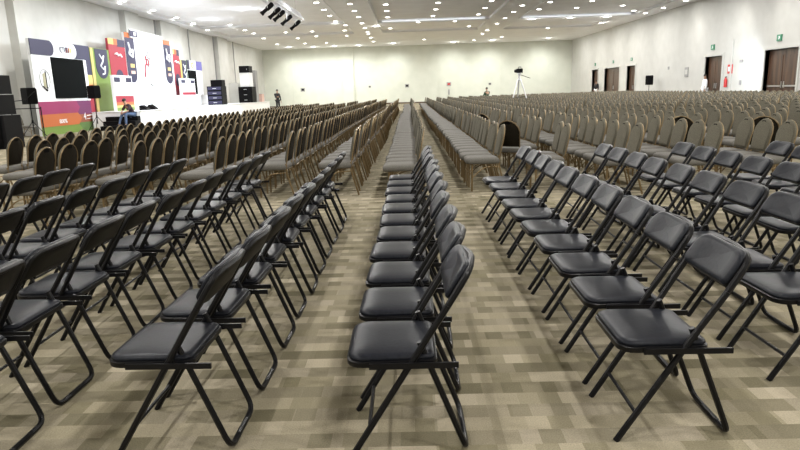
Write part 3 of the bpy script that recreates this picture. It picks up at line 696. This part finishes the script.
# ------------------------------------------------------------------ black folding chair (faces -X)
def folding_chair():
    r = empty('folding_chair', (0, 0, 0), 'x', 'chair')
    BS = M['blacksteel']
    RAD = .0125
    def line(z): # main tube x at height z
        return -.222+.435*z/.70
    for s in (-1, 1):
        pts = fillet([(-.222, s*.178, .0), (line(.45), s*.184, .45), (line(.56), s*.190, .56), (line(.60), s*.192, .60)], .05, 2)
        MB().tube(pts, RAD, 8).build('leg', BS, r)
    arch = fillet([(line(.60), -.192, .60), (line(.722), -.188, .722), (line(.735)+.022, 0, .732), (line(.722), .188, .722), (line(.60), .192, .60)], .06, 5)
    MB().tube(arch, RAD, 8).build('back_frame', BS, r)
    for s in (-1, 1):
        MB().tube(fillet([(.045, s*.160, .452), (.215, s*.160, .014), (.215, s*.06, .0125)], .06, 4), .0118, 8).build('leg', BS, r)
    MB().tube([(.215, -.06, .0125), (.215, .06, .0125)], .0118, 8).build('floor_bar', BS, r)
    MB().tube([(line(.115), -.178, .115), (line(.115), .178, .115)], .008, 6).build('crossbar', BS, r)
    for s in (-1, 1):
        MB().box(-.14, .185, s*.2-.004, s*.2+.004, .366, .388).build('seat_rail', BS, r, False)
    # seat: metal pan and padded cushion
    ol = rrect(.335, .385, [.03, .06, .06, .03], 5, -.058, 0)
    ol = [(a_, b_*(1-.07*max(0, (a_+.0)/.15))) for a_, b_ in ol]
    pan = MB().pad(ol, [(.9, .368), (.99, .368), (1, .372), (1.0, .388), (.96, .392)], lambda u, v, h: (u, v, h)).build('seat_pan', BS, r)
    MB().pad(ol, [(.9, .388), (.955, .390), (.97, .396), (.955, .403), (.91, .409), (.82, .413), (.6, .417), (.3, .418)], lambda u, v, h: (u, v, h)).build('seat', M['vinyl'], r, sharp=60)
    # backrest: curved cushion in front, painted shell behind, its top rim covering the arch
    zc_, hh = .668, .146
    bo = rrect(.372, hh, [.058, .058, .034, .034], 6)
    tl = math.atan2(.435, .70)
    def bf(u, v, h):      # u lateral, v up along the tube, h forward of the tube plane
        cur = .030*(1-(u/.185)**2)
        x = line(zc_) + v*math.sin(tl) - h*math.cos(tl) + cur; z = zc_ + v*math.cos(tl) + h*math.sin(tl)*1.0
        return (x, u, z)
    MB().pad(bo, [(.5, -.006), (.9, -.006), (1.0, -.002), (1.03, .006), (1.0, .012)], bf).build('back_shell', M['shell'], r, sharp=60)
    MB().pad(bo, [(.9, .010), (.975, .012), (.99, .019), (.96, .028), (.88, .034), (.6, .037), (.2, .037)], bf).build('backrest', M['vinyl'], r, sharp=60)
    return r
def banquet_chair():
    r = empty('banquet_chair', (0, 0, 0), 'x', 'chair')
    BZ = M['bronze']
    for s in (-1, 1):
        MB().tube([(-.20, s*.175, .0), (-.195, s*.18, .38)], .0125, 8).build('leg', BZ, r)
        MB().tube(fillet([(.255, s*.175, .0), (.165, s*.178, .33), (.165, s*.182, .45)], .06, 3), .0125, 8).build('leg', BZ, r)
    sf = MB(); sf.tube([(-.195, -.18, .375), (.17, -.18, .375), (.17, .18, .375), (-.195, .18, .375)], .012, 6, closed=True)
    for s in (-1, 1): sf.tube(fillet([(-.198, s*.178, .18), (-.05, s*.18, .32), (.165, s*.18, .33)], .08, 3), .008, 6)
    sf.build('seat_frame', BZ, r)
    so = rrect(.45, .43, [.04, .07, .07, .04], 4, -.05, 0)
    MB().pad(so, [(.85, .365), (.96, .37), (1, .39), (1.0, .415), (.97, .435), (.88, .448), (.6, .457), (.3, .458)], lambda u, v, h: (u, v, h)).build('seat', M['seatfabric'], r, sharp=70)
    # crown back outline (u lateral, v height)
    def outline(w0, w1, z0, z1, zt):
        pts = [(-w0, z0), (w0, z0), (w1, z1)]
        for k in range(1, 8):
            t = k/8*PI; pts.append((w1*(.86*math.cos(t)+.14*math.cos(t)**3), z1+(zt-z1)*math.sin(t)**.95))
        pts.append((-w1, z1)); return pts
    def fn(off):
        def g(u, v, h): return (.165+(v-.45)*.20 - h + off, u, v)
        return g
    ol = outline(.165, .196, .470, .70, .875)
    MB().pad(ol, [(.5, .018), (.96, .018), (1, .006), (1, .0)][::-1] + [(.9, .026), (.5, .032)], fn(0)).build('backrest', M['fabric'], r, sharp=60)
    MB().pad(ol, [(.3, -.014), (.90, -.012), (.965, .0)], fn(0)).build('rear_panel', M['rearfabric'], r, sharp=60)
    ofr = outline(.168, .189, .40, .70, .868)[1:] + [(-.168, .40)]
    MB().tube([fn(0)(a_, b_, -.009) for a_, b_ in ofr], .0075, 6).build('back_frame', BZ, r)
    MB().prism(rrect(.09, .034, .015, 3, 0, .830), fn(0), -.016, .0285).build('handle_opening', M['slot'], r)
    return r
def joined(root, name, mats_order):
    """one light mesh of a whole chair for the far copies"""
    vs, fs, mi = [], [], []
    for ch in root.children:
        me = ch.data; n = len(vs); vs += [tuple(v.co) for v in me.vertices]
        idx = mats_order.index(me.materials[0])
        for p in me.polygons: fs.append(tuple(i+n for i in p.vertices)); mi.append(idx)
    me = bpy.data.meshes.new(name); me.from_pydata(vs, [], fs)
    for m in mats_order: me.materials.append(m)
    me.polygons.foreach_set('material_index', mi); me.polygons.foreach_set('use_smooth', [True]*len(fs)); me.set_sharp_from_angle(angle=math.radians(40)); me.update()
    return me

# rows: (steel/bronze rear-foot line x, row phrase)
RIGHT = [1.205, 2.04, 2.82, 3.70] + [4.5+.86*i for i in range(15)]
LEFT = [-.725, -1.62, -2.38, -3.25, -4.05, -4.9, -5.75]
ROWS = [(0.18, 'the centre row')] + [(x, '%s row right of centre' % ordn(i)) for i, x in enumerate(RIGHT)] + [(x, '%s row left of centre' % ordn(i)) for i, x in enumerate(LEFT)]
BLACK = {'the centre row': (2.30, 11), 'first row right of centre': (2.38, 10), 'second row right of centre': (2.38, 10), 'third row right of centre': (2.75, 9), 'fourth row right of centre': (3.5, 7),
         'fifth row right of centre': (4.6, 4),
         'first row left of centre': (2.35, 10), 'second row left of centre': (2.24, 11), 'third row left of centre': (2.55, 9), 'fourth row left of centre': (3.3, 7), 'fifth row left of centre': (4.3, 4)}
proto_b = folding_chair(); proto_n = banquet_chair()
def place(proto, x, y, rz, label, group):
    c_ = copy_tree(proto); c_.location = (x, y, 0); c_.rotation_euler = (0, 0, rz); tag(c_, label, 'chair', group); return c_
for x, ph in ROWS:
    if ph not in BLACK: continue
    y0, cnt = BLACK[ph]; k_ = 0
    for i in range(cnt):
        y = y0+.468*i+random.uniform(-.012, .012)
        q = [seen(x-.2, y, .4), seen(x, y, .75), seen(x-.2, y-.2, 0)]
        if all(p_ is None or p_[0] < -25 or p_[0] > 825 for p_ in q): continue
        place(proto_b, x-.205+random.uniform(-.012, .012), y, random.uniform(-.025, .025), 'black folding chair, %s from the near end, %s' % (ordn(k_), ph), 'black folding chairs'); k_ += 1
# brown banquet chairs
near = {}
NEAR = {'the centre row': 7.95, 'first row right of centre': 8.5, 'second row right of centre': 8.3, 'third row right of centre': 7.9, 'fourth row right of centre': 7.7, 'fifth row right of centre': 7.6,
        'first row left of centre': 8.45, 'second row left of centre': 8.45, 'third row left of centre': 7.7, 'fourth row left of centre': 7.4, 'fifth row left of centre': 6.8}
spots = []
for ri, (x, ph) in enumerate(ROWS):
    y = NEAR.get(ph, 7.4 if x > 0 else 8.2)
    yend = 34 if x < -3.9 else 39 if x < -3 else 45 if x < .5 else 46.5+x/17*7
    if x < -5: y = 9.0
    nb = 0; xo = 0
    while y < yend:
        if nb and nb % 13 == 0: xo = random.uniform(-.06, .06)
        nb += 1
        q = seen(x-.2, y, .6)
        px = q and q[0]
        if (x-.2-5.9)**2+(y-34.2)**2 < .9 or (x-.2-6.0)**2+(y-49)**2 < .6: pass
        elif q and -14 < px < 814:
            spots.append([q[2], x-.2+(-.05 if -1 < x < .5 else 0)+xo+random.uniform(-.02, .02), y, random.uniform(-.05, .05), ph])
        y += .475+random.uniform(-.012, .012) + (.12 if nb % 13 == 0 else 0)
# chairs turned round so that their dark backs show
def turn(px_, py_, rz):
    best = min(spots, key=lambda s_: (s_[1]+.2-px_)**2+(s_[2]-py_)**2); best[3] = rz; best[1] -= .22; best.append('turned')
    for s_ in [t_ for t_ in spots if t_[4] == best[4] and 0 < best[2]-t_[2] < .7]: spots.remove(s_)
    for s_ in spots:
        if s_[4] == best[4] and 0 < s_[2]-best[2] < 40: s_[2] += .06
turn(1.95, 9.7, 4.15); turn(1.9, 12.4, 3.9); turn(4.5, 9.6, 4.3); turn(5.4, 8.9, 4.2)
for wx, wy, wz, wl in ((-15.35, 25.0, .2, 'brown banquet chair against the left wall, beside the near backdrop'), (-15.45, 24.1, .5, 'brown banquet chair in the corner behind the stand frame')):
    place(proto_n, wx, wy, wz+PI, wl, 'banquet chairs by the wall')
spots.sort(key=lambda s_: s_[0])
mats_n = [M['bronze'], M['seatfabric'], M['fabric'], M['rearfabric'], M['slot']]
far_mesh = joined(proto_n, 'banquet_chair', mats_n)
cnt = {}
order = sorted(spots[:300], key=lambda s_: s_[2])
detail = {id(s_) for s_ in spots[:150]}
for s_ in order:
    ph = s_[4]; k_ = cnt.get(ph, 0); cnt[ph] = k_+1
    lab = 'brown banquet chair%s, %s from the near end, %s' % (' turned around' if len(s_) > 5 else '', ordn(k_), ph)
    if id(s_) in detail: place(proto_n, s_[1], s_[2], s_[3], lab, 'brown banquet chairs')
    else:
        o = bpy.data.objects.new('banquet_chair', far_mesh); COL.objects.link(o); o.location = (s_[1], s_[2], 0); o.rotation_euler = (0, 0, s_[3])
        tag(o, lab, 'chair', 'brown banquet chairs')
# all the chairs beyond these, one mass
rest = spots[300:]
V = np.array([v.co[:] for v in far_mesh.vertices]); nv = len(V)
ls = [len(p.vertices) for p in far_mesh.polygons]; loops = np.array([i for p in far_mesh.polygons for i in p.vertices]); mi = np.array([p.material_index for p in far_mesh.polygons])
nr = len(rest); AV = np.empty((nr, nv, 3))
for i, s_ in enumerate(rest):
    c_, q_ = math.cos(s_[3]), math.sin(s_[3])
    AV[i, :, 0] = V[:, 0]*c_-V[:, 1]*q_+s_[1]; AV[i, :, 1] = V[:, 0]*q_+V[:, 1]*c_+s_[2]; AV[i, :, 2] = V[:, 2]
me = bpy.data.meshes.new('banquet_chairs'); me.vertices.add(nr*nv); me.vertices.foreach_set('co', AV.ravel())
LP = (loops[None, :]+(np.arange(nr)*nv)[:, None]).ravel(); me.loops.add(len(LP)); me.loops.foreach_set('vertex_index', LP)
LS = np.tile(np.array(ls), nr); me.polygons.add(len(LS)); me.polygons.foreach_set('loop_start', np.concatenate([[0], np.cumsum(LS)[:-1]])); me.polygons.foreach_set('loop_total', LS)
for m in mats_n: me.materials.append(m)
me.polygons.foreach_set('material_index', np.tile(mi, nr)); me.update(calc_edges=True)
o = bpy.data.objects.new('banquet_chairs', me); COL.objects.link(o)
tag(o, 'mass of brown banquet chairs filling the far part of the hall', 'chairs', None, 'stuff')
print('SPOTS', len(spots), 'rest', nr, 'verts/chair', nv)
for p_ in (proto_b, proto_n):
    for ch in list(p_.children): bpy.data.objects.remove(ch)
    bpy.data.objects.remove(p_)
